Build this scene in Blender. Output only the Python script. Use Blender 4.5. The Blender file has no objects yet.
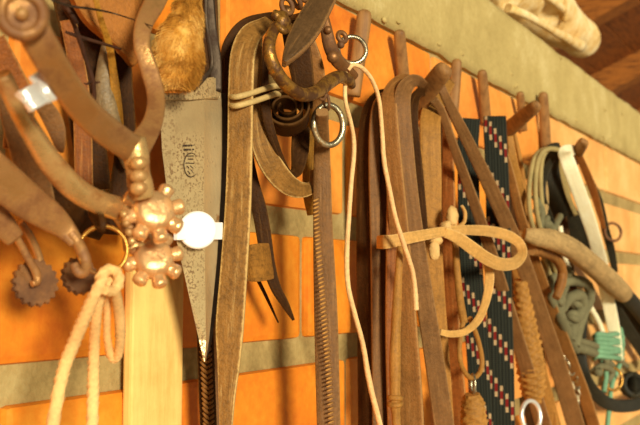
import bpy, bmesh, math, random
from mathutils import Vector, Matrix, noise
random.seed(7)
SC = bpy.context.scene
COL = SC.collection
R = math.radians

# ------------------------------------------------------------------ camera frame
W, H, F = 640, 425, 900.0
D = 0.30                      # camera distance from the brick face (wall is the plane y = 0)
CZ = 1.60
VPX, VPY = 870.0, 285.0       # where the wall courses vanish
PITCH = math.atan((VPY - 212.5) / F)
TH = math.atan((VPX - 320) * math.cos(PITCH) / F)
hf = Vector((math.cos(TH), math.sin(TH), 0))
RIGHT = Vector((math.sin(TH), -math.cos(TH), 0))
FWD = hf * math.cos(PITCH) + Vector((0, 0, math.sin(PITCH)))
UP = RIGHT.cross(FWD)
CAM = Vector((0, -D, CZ))
ZV = Vector((0, 0, 1)); YV = Vector((0, 1, 0)); XV = Vector((1, 0, 0))

def ray(px, py):
    return FWD + RIGHT * ((px - 320) / F) - UP * ((py - 212.5) / F)
def at(px, py, w=0.0):
    """point that stands w metres in front of the wall and shows at that pixel"""
    d = ray(px, py)
    return CAM + d * ((D - w) / d.y)
def dep(p):
    return (p - CAM).dot(FWD)
def mpp(p):                   # metres per pixel at a point
    return dep(p) / F

# ------------------------------------------------------------------ materials
def lin(c):
    r = []
    for v in c:
        v /= 255.0
        r.append(v / 12.92 if v <= .04045 else ((v + .055) / 1.055) ** 2.4)
    return (*r, 1.0)

class N:
    def __init__(s, name):
        s.m = bpy.data.materials.new(name); s.m.use_nodes = True
        s.t = s.m.node_tree; s.t.nodes.clear()
        s.out = s.n('ShaderNodeOutputMaterial')
        s.b = s.n('ShaderNodeBsdfPrincipled')
        s.t.links.new(s.b.outputs[0], s.out.inputs[0])
        s.tc = s.n('ShaderNodeTexCoord')
    def n(s, k, **kw):
        x = s.t.nodes.new(k)
        for a, v in kw.items(): setattr(x, a, v)
        return x
    def set(s, inp, v):
        if hasattr(v, 'links') or isinstance(v, bpy.types.NodeSocket): s.t.links.new(v, inp)
        else: inp.default_value = v
    def noise(s, scale, detail=4, rough=.6, vec=None, stretch=None):
        x = s.n('ShaderNodeTexNoise'); x.inputs['Scale'].default_value = scale
        x.inputs['Detail'].default_value = detail; x.inputs['Roughness'].default_value = rough
        v = vec or s.tc.outputs['Object']
        if stretch:
            mp = s.n('ShaderNodeMapping'); mp.inputs['Scale'].default_value = stretch
            s.t.links.new(v, mp.inputs['Vector']); v = mp.outputs[0]
        s.t.links.new(v, x.inputs['Vector'])
        return x.outputs['Fac']
    def voro(s, scale, feature='F1', out='Distance'):
        x = s.n('ShaderNodeTexVoronoi', feature=feature); x.inputs['Scale'].default_value = scale
        s.t.links.new(s.tc.outputs['Object'], x.inputs['Vector'])
        return x.outputs[out]
    def math(s, op, a, b=0.0, c=0.0):
        x = s.n('ShaderNodeMath', operation=op)
        s.set(x.inputs[0], a); s.set(x.inputs[1], b)
        if op in ('MULTIPLY_ADD', 'SMOOTH_MIN'): s.set(x.inputs[2], c)
        return x.outputs[0]
    def ramp(s, fac, stops):
        x = s.n('ShaderNodeValToRGB'); e = x.color_ramp.elements
        while len(e) < len(stops): e.new(.5)
        for q, (p, c) in zip(e, stops):
            q.position = p; q.color = c if len(c) == 4 else (*c, 1)
        s.t.links.new(fac, x.inputs[0]); return x.outputs['Color']
    def smooth(s, v, lo, hi):
        x = s.n('ShaderNodeMapRange', interpolation_type='SMOOTHSTEP')
        s.set(x.inputs[0], v); x.inputs[1].default_value = lo; x.inputs[2].default_value = hi
        return x.outputs[0]
    def mix(s, f, a, b):
        x = s.n('ShaderNodeMix', data_type='RGBA')
        s.set(x.inputs[0], f); s.set(x.inputs[6], a); s.set(x.inputs[7], b)
        return x.outputs[2]
    def bump(s, h, strength=.4, dist=.001, prev=None):
        x = s.n('ShaderNodeBump'); x.inputs['Strength'].default_value = strength
        x.inputs['Distance'].default_value = dist; s.t.links.new(h, x.inputs['Height'])
        if prev: s.t.links.new(prev, x.inputs['Normal'])
        return x.outputs[0]
    def fin(s, col, rough=.5, metal=0.0, bump=None, spec=None):
        s.set(s.b.inputs['Base Color'], col); s.set(s.b.inputs['Roughness'], rough)
        s.set(s.b.inputs['Metallic'], metal)
        if spec is not None: s.b.inputs['Specular IOR Level'].default_value = spec
        if bump: s.t.links.new(bump, s.b.inputs['Normal'])
        return s.m

def leather(name, c, dark=.55, wear=.5, rough=.6, wearcol=None, spec=.22, grain=1.0):
    """brown hide: blotches along the strap, cracked grain, edges rubbed paler"""
    k = N(name); base = lin(c); dk = tuple(v * dark for v in base[:3])
    lt = lin(wearcol) if wearcol else tuple(min(1, v * 1.6 + .01) for v in base[:3])
    a = k.noise(55, 5, .6); b = k.noise(420, 5, .75)
    col = k.ramp(k.math('MULTIPLY_ADD', b, .62, k.math('MULTIPLY', a, .42)), [(.34, dk), (.52, base), (.8, tuple(min(1, v*1.5) for v in base[:3]))])
    st = k.noise(1.0, 4, .65, vec=k.tc.outputs['UV'], stretch=(5.5, 26, 1))
    col = k.mix(k.math('MULTIPLY', k.smooth(st, .5, .34), .5), col, dk + (1,) if len(dk) == 3 else dk)
    col = k.mix(k.math('MULTIPLY', k.smooth(st, .54, .72), .4), col, (*lt[:3], 1))
    sx = k.n('ShaderNodeSeparateXYZ'); k.t.links.new(k.tc.outputs['UV'], sx.inputs[0])
    e = k.math('ABSOLUTE', k.math('SUBTRACT', sx.outputs[0], .5))
    e = k.math('ADD', e, k.math('MULTIPLY', k.math('SUBTRACT', b, .5), .16))
    ef = k.math('MULTIPLY', k.smooth(e, .4, .5), wear)
    col = k.mix(ef, col, (*lt[:3], 1))
    h = k.math('MULTIPLY_ADD', k.voro(900), .5, k.noise(500, 6, .7))
    bp = k.bump(h, .55 * grain, .0006)
    bp = k.bump(a, .35, .002, bp)
    return k.fin(col, k.math('MULTIPLY_ADD', b, .3, rough - .15), 0, bp, spec)

def metal(name, c, rust, amount=.5, rough=.35, scale=120, metallic=.95, speck=False):
    k = N(name)
    a = k.noise(scale, 8, .68); f = k.smooth(a, .62 - amount * .35, .72 - amount * .15)
    if speck:
        sp = k.noise(800, 3, .6); sp = k.smooth(sp, .5, .58)
        big = k.math('MULTIPLY', k.smooth(k.noise(30, 4, .6), .3, .55), .85)
        f = k.math('MAXIMUM', k.math('MULTIPLY', f, .6), k.math('MULTIPLY', sp, big))
        so_ = k.n('ShaderNodeSeparateXYZ'); k.t.links.new(k.tc.outputs['Object'], so_.inputs[0])
        pat = k.smooth(k.math('ADD', so_.outputs[2], k.math('MULTIPLY', k.math('SUBTRACT', a, .5), .12)), -.01, .07)
        f = k.math('MAXIMUM', f, k.math('MULTIPLY', pat, .5))
    tint = k.ramp(k.noise(30, 5, .6), [(.3, tuple(v * .7 for v in lin(c)[:3])), (.7, lin(c))])
    col = k.mix(f, tint, lin(rust))
    bp = k.bump(k.noise(450, 5, .7), .3, .0006); bp = k.bump(a, .3, .0015, bp)
    return k.fin(col, k.math('MULTIPLY_ADD', f, .32, rough), k.math('MULTIPLY_ADD', f, -.6, metallic), bp)

def cord_mat(name, c, rough=.85, dark=.6):
    k = N(name); b = lin(c)
    a = k.noise(700, 4, .7); g = k.noise(60, 4, .6)
    col = k.ramp(k.math('MULTIPLY_ADD', a, .5, k.math('MULTIPLY', g, .5)), [(.3, tuple(v * dark for v in b[:3])), (.56, b), (.75, tuple(min(1, v * 1.2) for v in b[:3]))])
    return k.fin(col, rough, 0, k.bump(a, .5, .0005), .2)

def wood(name, c, c2, rough=.6, stretch=(40, 40, 4), scale=6):
    k = N(name)
    a = k.noise(scale, 7, .65, stretch=stretch); b = k.noise(90, 6, .7)
    col = k.ramp(k.math('MULTIPLY_ADD', b, .3, k.math('MULTIPLY', a, .75)), [(.34, lin(c2)), (.56, lin(c)), (.75, tuple(min(1, v * 1.15) for v in lin(c)[:3]))])
    return k.fin(col, rough, 0, k.bump(a, .4, .001), .3)

M = {}
M['belt'] = leather('belt_leather', (140, 98, 44), .45, .9, wearcol=(220, 182, 114), grain=1.5)
M['brown'] = leather('brown_leather', (136, 90, 42), .6, .55, wearcol=(186, 140, 84))
M['mauve'] = leather('greyish_brown_leather', (122, 84, 46), .6, .5, wearcol=(170, 130, 82))
M['red'] = leather('reddish_leather', (134, 76, 28), .55, .5, wearcol=(200, 150, 85))
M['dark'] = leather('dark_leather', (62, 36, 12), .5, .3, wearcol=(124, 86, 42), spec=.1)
M['black'] = leather('black_leather', (40, 37, 26), .6, .2, rough=.6, wearcol=(80, 74, 54))
M['mustard'] = leather('mustard_leather', (160, 112, 34), .5, .5)
M['rawhide'] = leather('rawhide', (200, 152, 84), .72, .5, rough=.6, wearcol=(236, 198, 134))
M['string'] = leather('pale_rawhide', (236, 190, 132), .75, .3, rough=.65, wearcol=(250, 215, 165))
M['tan'] = leather('tan_leather', (160, 112, 50), .6, .5)
M['greybrown'] = leather('grey_brown_webbing', (176, 144, 94), .5, .4, rough=.75, grain=2)
M['white'] = leather('cream_webbing', (250, 238, 196), .85, .3, rough=.75, wearcol=(254, 248, 222))
M['rope'] = cord_mat('cotton_rope', (250, 202, 132))
M['olive'] = cord_mat('olive_cord', (172, 152, 100))
M['sage'] = cord_mat('sage_rope', (118, 112, 82))
M['teal'] = cord_mat('turquoise_cord', (122, 166, 130))
M['thread'] = cord_mat('sinew', (190, 136, 70))
M['wire'] = cord_mat('pale_cord', (205, 175, 115), .5)
M['steel'] = metal('worn_steel', (240, 212, 156), (96, 60, 26), .45, .3, 50, .6, True)
M['edge'] = metal('ground_edge', (238, 214, 164), (140, 100, 55), .2, .28, 90, .6)
M['iron'] = metal('dark_iron', (70, 56, 42), (60, 38, 22), .5, .5, 90, .7)
M['bronze'] = metal('bronze', (206, 152, 66), (84, 50, 18), .85, .2, 160, .9)
M['ring'] = metal('steel_ring', (190, 180, 150), (130, 95, 50), .35, .28, 140, .95)
M['brass'] = metal('brass', (220, 165, 80), (130, 85, 35), .35, .3, 140, .95)
M['spur'] = metal('spur_iron', (204, 152, 92), (126, 82, 42), .65, .32, 60, .65)
M['spurgold'] = metal('rubbed_iron', (232, 190, 124), (150, 100, 50), .55, .26, 60, .7)
M['rowel'] = metal('copper_rowel', (242, 192, 132), (204, 146, 88), .35, .22, 110, .6)
M['rust'] = metal('rusty_iron', (158, 110, 64), (98, 62, 32), .7, .4, 70, .7)
M['chrome'] = metal('chrome', (252, 250, 244), (220, 214, 200), .05, .12, 60, .55)
M['post'] = wood('pine', (250, 206, 122), (228, 174, 92), stretch=(22, 22, 2.5))
M['peg'] = wood('peg_wood', (152, 110, 62), (108, 72, 38))
M['roof'] = wood('roof_wood', (138, 76, 26), (70, 36, 12), .7, (5, 40, 40))
M['rafter'] = wood('rafter_wood', (160, 96, 36), (92, 50, 18), .7, (30, 4, 30))
def fin_simple(name, c, rough=.5, bumps=None):
    k = N(name); return k.fin(lin(c), rough, 0, k.bump(k.noise(300, 3), .15, .0005))
M['tag'] = fin_simple('white_enamel', (255, 254, 250), .35)
M['ink'] = fin_simple('stamp_ink', (58, 40, 24), .7)

def bone_mat():
    k = N('bone'); a = k.noise(22, 7, .65); b = k.noise(160, 5, .7)
    col = k.ramp(k.math('MULTIPLY_ADD', b, .3, k.math('MULTIPLY', a, .75)), [(.36, lin((172, 118, 52))), (.48, lin((228, 190, 120))), (.62, lin((246, 224, 172)))])
    return k.fin(col, .55, 0, k.bump(a, .5, .003), .3)
M['bone'] = bone_mat()

def fur_mat():
    k = N('fur'); a = k.noise(55, 5, .7); 
    col = k.ramp(a, [(.3, lin((140, 86, 24))), (.48, lin((200, 142, 54))), (.68, lin((238, 196, 110)))])
    return k.fin(col, .75, 0, None, .2)
M['fur'] = fur_mat()

def web_mat():
    """black webbing with woven slanting red and white dashes"""
    k = N('patterned_webbing')
    sx = k.n('ShaderNodeSeparateXYZ'); k.t.links.new(k.tc.outputs['UV'], sx.inputs[0])
    u, v = sx.outputs[0], sx.outputs[1]
    q = k.math('MULTIPLY', u, 5.0)
    step = k.math('FLOOR', q); fu = k.math('FRACT', q)
    f = k.math('FRACT', k.math('SUBTRACT', k.math('DIVIDE', v, .043), k.math('MULTIPLY', step, .15)))
    band = k.math('LESS_THAN', f, .36)
    colm = k.math('MULTIPLY', k.math('GREATER_THAN', fu, .26), k.math('LESS_THAN', fu, .80))
    redm = k.math('MULTIPLY', k.math('GREATER_THAN', f, .1), k.math('LESS_THAN', f, .26))
    c = k.mix(redm, lin((182, 152, 112)), lin((120, 20, 14)))
    blk = k.mix(k.math('GREATER_THAN', k.math('FRACT', k.math('MULTIPLY', u, 8)), .75), lin((26, 28, 22)), lin((48, 52, 40)))
    col = k.mix(k.math('MULTIPLY', band, colm), blk, c)
    rib = k.math('SINE', k.math('MULTIPLY', v, 3800))
    return k.fin(col, .8, 0, k.bump(k.math('MULTIPLY_ADD', rib, .3, k.math('ABSOLUTE', k.math('SUBTRACT', fu, .5))), .5, .0008), .25)
M['web'] = web_mat()

def brick_mat():
    k = N('orange_brick')
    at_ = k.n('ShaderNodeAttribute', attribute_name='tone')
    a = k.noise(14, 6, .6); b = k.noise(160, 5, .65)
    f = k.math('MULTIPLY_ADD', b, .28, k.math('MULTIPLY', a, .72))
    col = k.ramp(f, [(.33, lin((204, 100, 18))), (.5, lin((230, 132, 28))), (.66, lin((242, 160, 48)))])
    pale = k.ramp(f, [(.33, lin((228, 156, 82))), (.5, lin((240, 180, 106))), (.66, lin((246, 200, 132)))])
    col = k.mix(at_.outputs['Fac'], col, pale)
    sm = k.smooth(k.noise(9, 5, .65), .6, .78)
    col = k.mix(k.math('MULTIPLY', sm, .3), col, lin((150, 76, 18)))
    bp = k.bump(b, .35, .001); bp = k.bump(a, .3, .004, bp)
    return k.fin(col, .62, 0, bp, .35)
M['brick'] = brick_mat()
def cement(name, c, c2, c3):
    k = N(name); a = k.noise(18, 7, .65); b = k.noise(240, 5, .7)
    col = k.ramp(k.math('MULTIPLY_ADD', b, .35, k.math('MULTIPLY', a, .68)), [(.34, lin(c2)), (.54, lin(c)), (.72, lin(c3))])
    bp = k.bump(b, .6, .0012); bp = k.bump(a, .4, .004, bp)
    return k.fin(col, .9, 0, bp, .2)
M['mortar'] = cement('mortar', (172, 146, 92), (130, 108, 64), (192, 170, 116))
M['concrete'] = cement('concrete', (190, 168, 108), (168, 146, 90), (216, 198, 144))

# ------------------------------------------------------------------ mesh helpers
def cr(P, sub, closed=False):
    """Catmull-Rom through tuples of floats"""
    n = len(P); out = []
    rng = n if closed else n - 1
    for i in range(rng):
        if closed: p0, p1, p2, p3 = P[(i-1) % n], P[i], P[(i+1) % n], P[(i+2) % n]
        else: p0, p1, p2, p3 = P[max(i-1, 0)], P[i], P[i+1], P[min(i+2, n-1)]
        for j in range(sub):
            t = j / sub; t2 = t*t; t3 = t2*t
            out.append(tuple(.5*((2*b) + (c-a)*t + (2*a-5*b+4*c-d)*t2 + (3*b-a-3*c+d)*t3) for a, b, c, d in zip(p0, p1, p2, p3)))
    if not closed: out.append(tuple(P[-1]))
    return out

def sweep(bm, path, e=.35, n=12, sub=6, wdir=None, tw=0.0, closed=False, rf=None, mi=0):
    """path: list of (Vector, width, thickness[, twist]); faces the camera side by default, turned by tw degrees"""
    Q = [(*p[0], p[1], p[2], p[3] if len(p) > 3 else 0.0) for p in path]
    S = cr(Q, sub, closed); m = len(S)
    uvl = bm.loops.layers.uv.verify()
    pts = [Vector(s[:3]) for s in S]
    rings = []; info = []; L = 0.0; prevw = None
    for i in range(m):
        if closed: t = pts[(i+1) % m] - pts[i-1]
        else: t = pts[min(i+1, m-1)] - pts[max(i-1, 0)]
        if t.length < 1e-9: t = ZV.copy()
        t.normalize()
        if i: L += (pts[i] - pts[i-1]).length
        if wdir is not None: wv = wdir.copy()
        else: wv = t.cross((pts[i] - CAM).normalized())
        wv -= t * wv.dot(t)
        if wv.length < 1e-4 and prevw is not None: wv = prevw - t * prevw.dot(t)
        wv.normalize()
        if prevw is not None and wdir is None and wv.dot(prevw) < 0: wv = -wv
        prevw = wv.copy()
        a = R(tw + S[i][5])
        if a: wv = Matrix.Rotation(a, 3, t) @ wv
        nv = t.cross(wv)
        ring = []
        for j in range(n):
            an = 2*math.pi*(j+.5)/n
            c, s = math.cos(an), math.sin(an)
            x = math.copysign(abs(c)**e, c); y = math.copysign(abs(s)**e, s)
            g = rf(an, L, i/m) if rf else 1.0
            ring.append(bm.verts.new(pts[i] + wv*(x*S[i][3]*.5*g) + nv*(y*S[i][4]*.5*g)))
        rings.append(ring); info.append(L)
    xs = []
    for j in range(n):
        c = math.cos(2*math.pi*(j+.5)/n); xs.append(.5 + .5*math.copysign(abs(c)**e, c))
    rr = m if closed else m-1
    for i in range(rr):
        i2 = (i+1) % m
        for j in range(n):
            j2 = (j+1) % n
            f = bm.faces.new((rings[i][j], rings[i][j2], rings[i2][j2], rings[i2][j]))
            f.smooth = True; f.material_index = mi
            v2 = info[i2] if i2 else L
            for lp, uv in zip(f.loops, ((xs[j], info[i]), (xs[j2], info[i]), (xs[j2], v2), (xs[j], v2))): lp[uvl].uv = uv
    if not closed:
        for ring in (list(reversed(rings[0])), rings[-1]):
            f = bm.faces.new(ring); f.material_index = mi
    return pts

def px(P, th=None, k=1.0):
    """(px, py, w, width_px[, twist]) rows -> sweep path; th = thickness in metres, None = round"""
    out = []
    for r in P:
        p = at(r[0], r[1], r[2]); wd = r[3] * mpp(p) * k
        out.append((p, wd, wd if th is None else th, r[4] if len(r) > 4 else 0.0))
    return out

def ball(bm, c, rx, ry=None, rz=None, rot=None, seg=14, amp=0, fr=300):
    ry = ry or rx; rz = rz or rx
    rot = rot or Matrix.Identity(3)
    r = bmesh.ops.create_uvsphere(bm, u_segments=seg, v_segments=max(6, seg*2//3), radius=1)
    for v in r['verts']:
        q = Vector((v.co.x*rx, v.co.y*ry, v.co.z*rz))
        if amp: q *= 1 + amp*noise.noise(q*fr + c*57)
        v.co = rot @ q + c
    for f in {f for v in r['verts'] for f in v.link_faces}: f.smooth = True

def box(bm, c, ax, ay, az, bev=0.0, mi=0):
    """box with centre c and half-axis vectors"""
    r = bmesh.ops.create_cube(bm, size=2)
    for v in r['verts']: v.co = c + ax*v.co.x + ay*v.co.y + az*v.co.z
    fs = list({f for v in r['verts'] for f in v.link_faces})
    for f in fs: f.material_index = mi
    if bev:
        es = list({e for f in fs for e in f.edges})
        b = bmesh.ops.bevel(bm, geom=es, offset=bev, segments=2, profile=.6, affect='EDGES')
        for f in b['faces']: f.material_index = mi
    return fs

def ngon_solid(bm, outline, back, mi=0):
    """closed outline of Vectors extruded by the vector back"""
    a = [bm.verts.new(p) for p in outline]; b = [bm.verts.new(p + back) for p in outline]
    fs = [bm.faces.new(a), bm.faces.new(list(reversed(b)))]
    n = len(a)
    for i in range(n): fs.append(bm.faces.new((a[i], b[i], b[(i+1) % n], a[(i+1) % n])))
    for f in fs: f.material_index = mi
    return fs

def torus(bm, c, nrm, r, t, flat=1.0, n=40, ex=None, kx=1.0):
    """ring round axis nrm; kx stretches it along ex"""
    nrm = nrm.normalized(); ex = (ex or ZV) - nrm * (ex or ZV).dot(nrm); ex.normalize(); ey = nrm.cross(ex)
    P = [(c + ex*(r*kx*math.cos(2*math.pi*i/n)) + ey*(r*math.sin(2*math.pi*i/n)), t, t*flat) for i in range(n)]
    sweep(bm, P, e=1, n=10, sub=1, wdir=nrm, closed=True)

# ------------------------------------------------------------------ scene-object helpers
def tag(o, label, cat, group=None, kind=None):
    o['label'] = label
    if cat: o['category'] = cat
    if group: o['group'] = group
    if kind: o['kind'] = kind
    return o
def thing(name, loc, label, cat, group=None):
    o = bpy.data.objects.new(name, None); o.empty_display_size = .01
    o.location = loc; COL.objects.link(o)
    return tag(o, label, cat, group)
def obj(name, bm, mat, parent=None, wn=False):
    bmesh.ops.recalc_face_normals(bm, faces=bm.faces[:])
    me = bpy.data.meshes.new(name)
    vs = [v.co for v in bm.verts]
    lo = Vector([min(v[i] for v in vs) for i in range(3)]); hi = Vector([max(v[i] for v in vs) for i in range(3)])
    c = (lo + hi) / 2
    bmesh.ops.translate(bm, verts=bm.verts[:], vec=-c)
    bm.to_mesh(me); bm.free()
    for m in (mat if isinstance(mat, list) else [mat]): me.materials.append(M[m])
    o = bpy.data.objects.new(name, me); COL.objects.link(o)
    if parent:
        o.parent = parent; q = parent; w = Vector((0, 0, 0))
        while q: w = w + q.location; q = q.parent
        o.location = c - w
    else: o.location = c
    return o
def BM(): return bmesh.new()
def struct(name, bm, mat):
    o = obj(name, bm, mat); o['kind'] = 'structure'; return o

def strap(name, label, cat, P, mat, th=.003, tw=0, group=None, parent=None, e=.3, sub=6, wdir=None, n=12, rf=None):
    bm = BM(); sweep(bm, px(P, th), e=e, tw=tw, sub=sub, wdir=wdir, n=n, rf=rf)
    o = obj(name, bm, mat, parent)
    if parent is None: tag(o, label, cat, group)
    elif label: o['label'] = label
    return o
def braid(pitch, amp=.13):
    """radius function of a round plait"""
    def f(an, L, s):
        return 1 + amp*(abs(math.sin(an*2 + L/pitch*math.pi)) - .5) + amp*(abs(math.sin(an*2 - L/pitch*math.pi)) - .5)
    return f
def twist(pitch, amp=.16, k=3):
    def f(an, L, s): return 1 + amp*(abs(math.sin((an*k + L/pitch*2*math.pi)/2)) - .6)
    return f
def cord(name, label, cat, P, mat, rf=None, group=None, parent=None, sub=6, n=10):
    bm = BM(); sweep(bm, px(P), e=1, sub=sub, n=n, rf=rf)
    o = obj(name, bm, mat, parent)
    if parent is None: tag(o, label, cat, group)
    elif label: o['label'] = label
    return o
WORLD, SUN, SUNDIR, FSTOP, EXPO = 0.5, 4.4, (-.55, -.8, .12), 20.0, 0.0
# ------------------------------------------------------------------ the setting
zj = at(300, 222).z; pitch = zj - at(300, 352).z
mort = 27 * mpp(at(300, 222))
zb = at(500, 85).z; zt = at(560, 53).z
X0, X1 = -.5, 3.4
bm = BM()
mid = (X0 + X1) / 2
box(bm, Vector((mid, .065, zb/2)), XV*((X1-X0)/2), YV*.06, ZV*(zb/2), mi=1)
tone = bm.verts.layers.float.new('tone')
Lb = .285
offs = {0: at(632, 245).x, -1: at(305, 280).x, 1: at(607, 180).x}
for r in range(-10, 3):
    z0 = zj + r*pitch + mort/2; z1 = min(z0 + pitch - mort, zb + .004)
    if z1 - z0 < .01: continue
    o0 = offs.get(r, offs[0] + (Lb/2 if r % 2 else 0))
    k0 = math.floor((X0 - o0) / Lb)
    for i in range(k0, k0 + int((X1 - X0)/Lb) + 1):
        xa = o0 + i*Lb + mort*.24; xb = o0 + (i+1)*Lb - mort*.24
        rd = random.random()
        before = set(bm.verts)
        box(bm, Vector(((xa+xb)/2, .03 + rd*.0015, (z0+z1)/2)), XV*((xb-xa)/2), YV*.03, ZV*((z1-z0)/2), .0035)
        tv = min(1, max(0, ((xa+xb)/2 - .75) / .45)) * .85 + .15*rd  # paler toward the right end: stronger daylight painted into the brick colour
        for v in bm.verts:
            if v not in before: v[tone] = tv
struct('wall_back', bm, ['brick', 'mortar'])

bm = BM()   # concrete ring beam on top of the bricks, its lower arris ragged with mortar
NX, NZ = 220, 10
grid = []
for i in range(NX+1):
    x = X0 + (X1-X0)*i/NX; row = []
    for j in range(NZ+1):
        z = zb + (zt-zb)*j/NZ
        d = noise.noise(Vector((x*14, z*14, 3)))*.0022 + noise.noise(Vector((x*60, z*60, 9)))*.0010
        if j == 0: z += noise.noise(Vector((x*30, 0, 1)))*.003 - .002
        if j == NZ: z += noise.noise(Vector((x*22, 5, 1)))*.0016
        row.append(bm.verts.new((x, -.0015 + d + (.0022 if j in (0, NZ) else 0), z)))
    grid.append(row)
back = [[bm.verts.new((g[k].co.x, .15, g[k].co.z)) for k in (0, -1)] for g in grid]
for i in range(NX):
    for j in range(NZ):
        bm.faces.new((grid[i][j], grid[i+1][j], grid[i+1][j+1], grid[i][j+1])).smooth = True
    bm.faces.new((grid[i][NZ], grid[i+1][NZ], back[i+1][1], back[i][1]))
    bm.faces.new((grid[i][0], back[i][0], back[i+1][0], grid[i+1][0]))
    bm.faces.new((back[i][0], back[i][1], back[i+1][1], back[i+1][0]))
for e in (0, NX):
    bm.faces.new([*grid[e], back[e][1], back[e][0]])
for q in range(46):   # crumbs of pale mortar left on its face
    x = random.uniform(.2, 2.2); z = random.choice([random.uniform(zb, zt), random.uniform(zb, zb+.012)])
    ball(bm, Vector((x, -.0012, z)), random.uniform(.0015, .005), .0016, random.uniform(.001, .003), seg=8, amp=.4, fr=4000)
struct('trim_1', bm, 'concrete')

# open roof seen over the wall: boards on rafters that fall away outwards
sl = -.42
def roofp(x, y, dz=0): return Vector((x, y, zt + .235 + sl*y + dz))
bm = BM()
for i in range(16):
    ya = -.12 + i*.075
    c = roofp(2.2, ya + .0375, .03); ay = Vector((0, .0376, .0376*sl))
    box(bm, c, XV*1.6, ay, Vector((0, -sl, 1)).normalized()*.008, .002)
struct('ceiling', bm, 'roof')
for i, x in enumerate((1.12, 1.52, 1.95, 2.4)):
    bm = BM()
    box(bm, roofp(x, .46, -.002), XV*.024, Vector((0, .6, .6*sl)), Vector((0, -sl, 1)).normalized()*.028, .003)
    o = struct('trim_%d' % (i+2), bm, 'rafter')
bm = BM(); box(bm, Vector((1.3, -1.2, -.02)), XV*2.6, YV*1.4, ZV*.02); 
M['floor'] = cement('sandy_floor', (216, 176, 116), (190, 150, 92), (232, 198, 140))
struct('floor', bm, 'floor')

# pale pine post standing up against the bricks
bm = BM()
pa = at(155, 276, .022); w2 = 56*mpp(pa)/2
a, b = at(133, 276, .0063), at(184.5, 276, .0063)
ux = Vector((b.x - a.x, 0, 0)) / 2
top = pa.z + .006
box(bm, Vector(((a.x+b.x)/2, -.0035, top/2)), ux, YV*.0028, ZV*(top/2), .0015)
tag(obj('wooden_post', bm, 'post'), 'pale pine post standing upright against the orange bricks under the spur rowels', 'post')

# ------------------------------------------------------------------ wooden pegs
def peg(x0, y0, w0, x1, y1, w1, wa, wb, label):
    bm = BM(); P = []
    for i, t in enumerate((0, .25, .5, .75, .9, .97, 1.0)):
        p = at(x0, y0, w0).lerp(at(x1, y1, w1), t)
        wd = (wa + (wb-wa)*t) * mpp(p) * (1, 1, 1, 1, .96, .8, .42)[i]
        P.append((p, wd, wd*.75))
    sweep(bm, P, e=.7, n=14, sub=4)
    tag(obj('wooden_peg', bm, 'peg'), label, 'peg', 'wooden pegs along the top of the wall')
peg(353, 96, .004, 365, 10, .012, 15, 16, 'tall leaning wooden peg behind the iron bit ring, leftmost under the concrete beam')
peg(404, 86, .004, 399, 30, .011, 13, 12, 'upright wooden peg standing behind the top of the big bundle of reins')
peg(404, 122, .004, 446, 67, .058, 22, 20, 'thick slanting wooden peg with blunt tip carrying the big bundle of reins')
peg(452, 122, .004, 457, 59, .011, 12, 11, 'upright wooden peg just right of the blunt tip above the reins')
peg(486, 122, .004, 482, 70, .011, 11, 10, 'upright wooden peg above the black webbing with red and white dashes')
peg(496, 140, .002, 538, 104, .06, 18, 13, 'slanting flat wooden peg carrying the black patterned webbing')
peg(546, 150, .004, 543, 92, .010, 11, 10, 'upright wooden peg just left of the olive ropes and cream webbing')
peg(568, 170, .002, 584, 141, .05, 12, 12, 'short dark wooden peg carrying the cream and black halter webbing, rightmost on wall')
peg(523, 130, .003, 520, 92, .010, 9, 8, 'small thin upright wooden peg behind the slanting flat peg')

# ------------------------------------------------------------------ left: things hanging behind the spurs
bm = BM()   # stirrup fender
ol = [(74, -14), (150, -14), (147, 20), (141, 52), (134, 66), (122, 50), (104, 36), (88, 22), (77, 4)]
cv = cr([(x, y) for x, y in ol], 4, True)
ngon_solid(bm, [at(x, y, .036 + .004*math.sin(x*.06)) for x, y in cv], Vector((.002, .004, 0)))
bmesh.ops.bevel(bm, geom=[e for e in bm.edges], offset=.0006, segments=1, affect='EDGES')
M['flap'] = leather('flap_leather', (146, 92, 36), .45, .4)
tag(obj('leather_flap', bm, 'flap'), 'broad golden brown leather flap hanging in the top left corner beside the fur tail', 'leather flap')
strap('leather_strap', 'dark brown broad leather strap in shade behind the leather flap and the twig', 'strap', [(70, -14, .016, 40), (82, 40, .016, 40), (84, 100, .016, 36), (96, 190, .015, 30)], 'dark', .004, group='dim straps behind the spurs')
strap('leather_strap', 'narrow reddish leather strap behind the dark twig, left of the grey horn', 'strap', [(68, 20, .022, 16), (76, 60, .022, 17), (82, 110, .022, 18), (84, 190, .02, 18)], 'red', .003, group='dim straps behind the spurs')
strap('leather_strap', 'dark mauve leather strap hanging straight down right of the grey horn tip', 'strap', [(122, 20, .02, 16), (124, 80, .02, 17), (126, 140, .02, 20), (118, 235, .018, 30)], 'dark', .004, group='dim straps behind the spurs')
strap('leather_strap', 'thin tan thong hanging across the leather flap down to the grey horn', 'strap', [(94, -8, .045, 5), (101, 20, .043, 6), (109, 45, .04, 7), (113, 70, .036, 8), (117, 105, .034, 10), (119, 130, .03, 10)], 'mustard', .002, group='dim straps behind the spurs')
strap('leather_strap', 'blackish leather strip added as dark backing between the fur tail and the shears handle', 'strap', [(200, -16, .014, 34), (202, 40, .014, 34), (206, 100, .014, 30)], 'dark', .003, group='dim straps behind the spurs')  # added backing, darkens the gap where bare brick showed
bm = BM()   # forked dark twig
sweep(bm, px([(62, 2, .05, 6), (72, 20, .048, 4.5), (79, 38, .046, 5), (86, 60, .044, 4), (93, 82, .043, 5), (94, 108, .04, 3)]), e=1, rf=lambda a, L, s: 1+.3*noise.noise(Vector((a, L*600, 0))))
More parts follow.
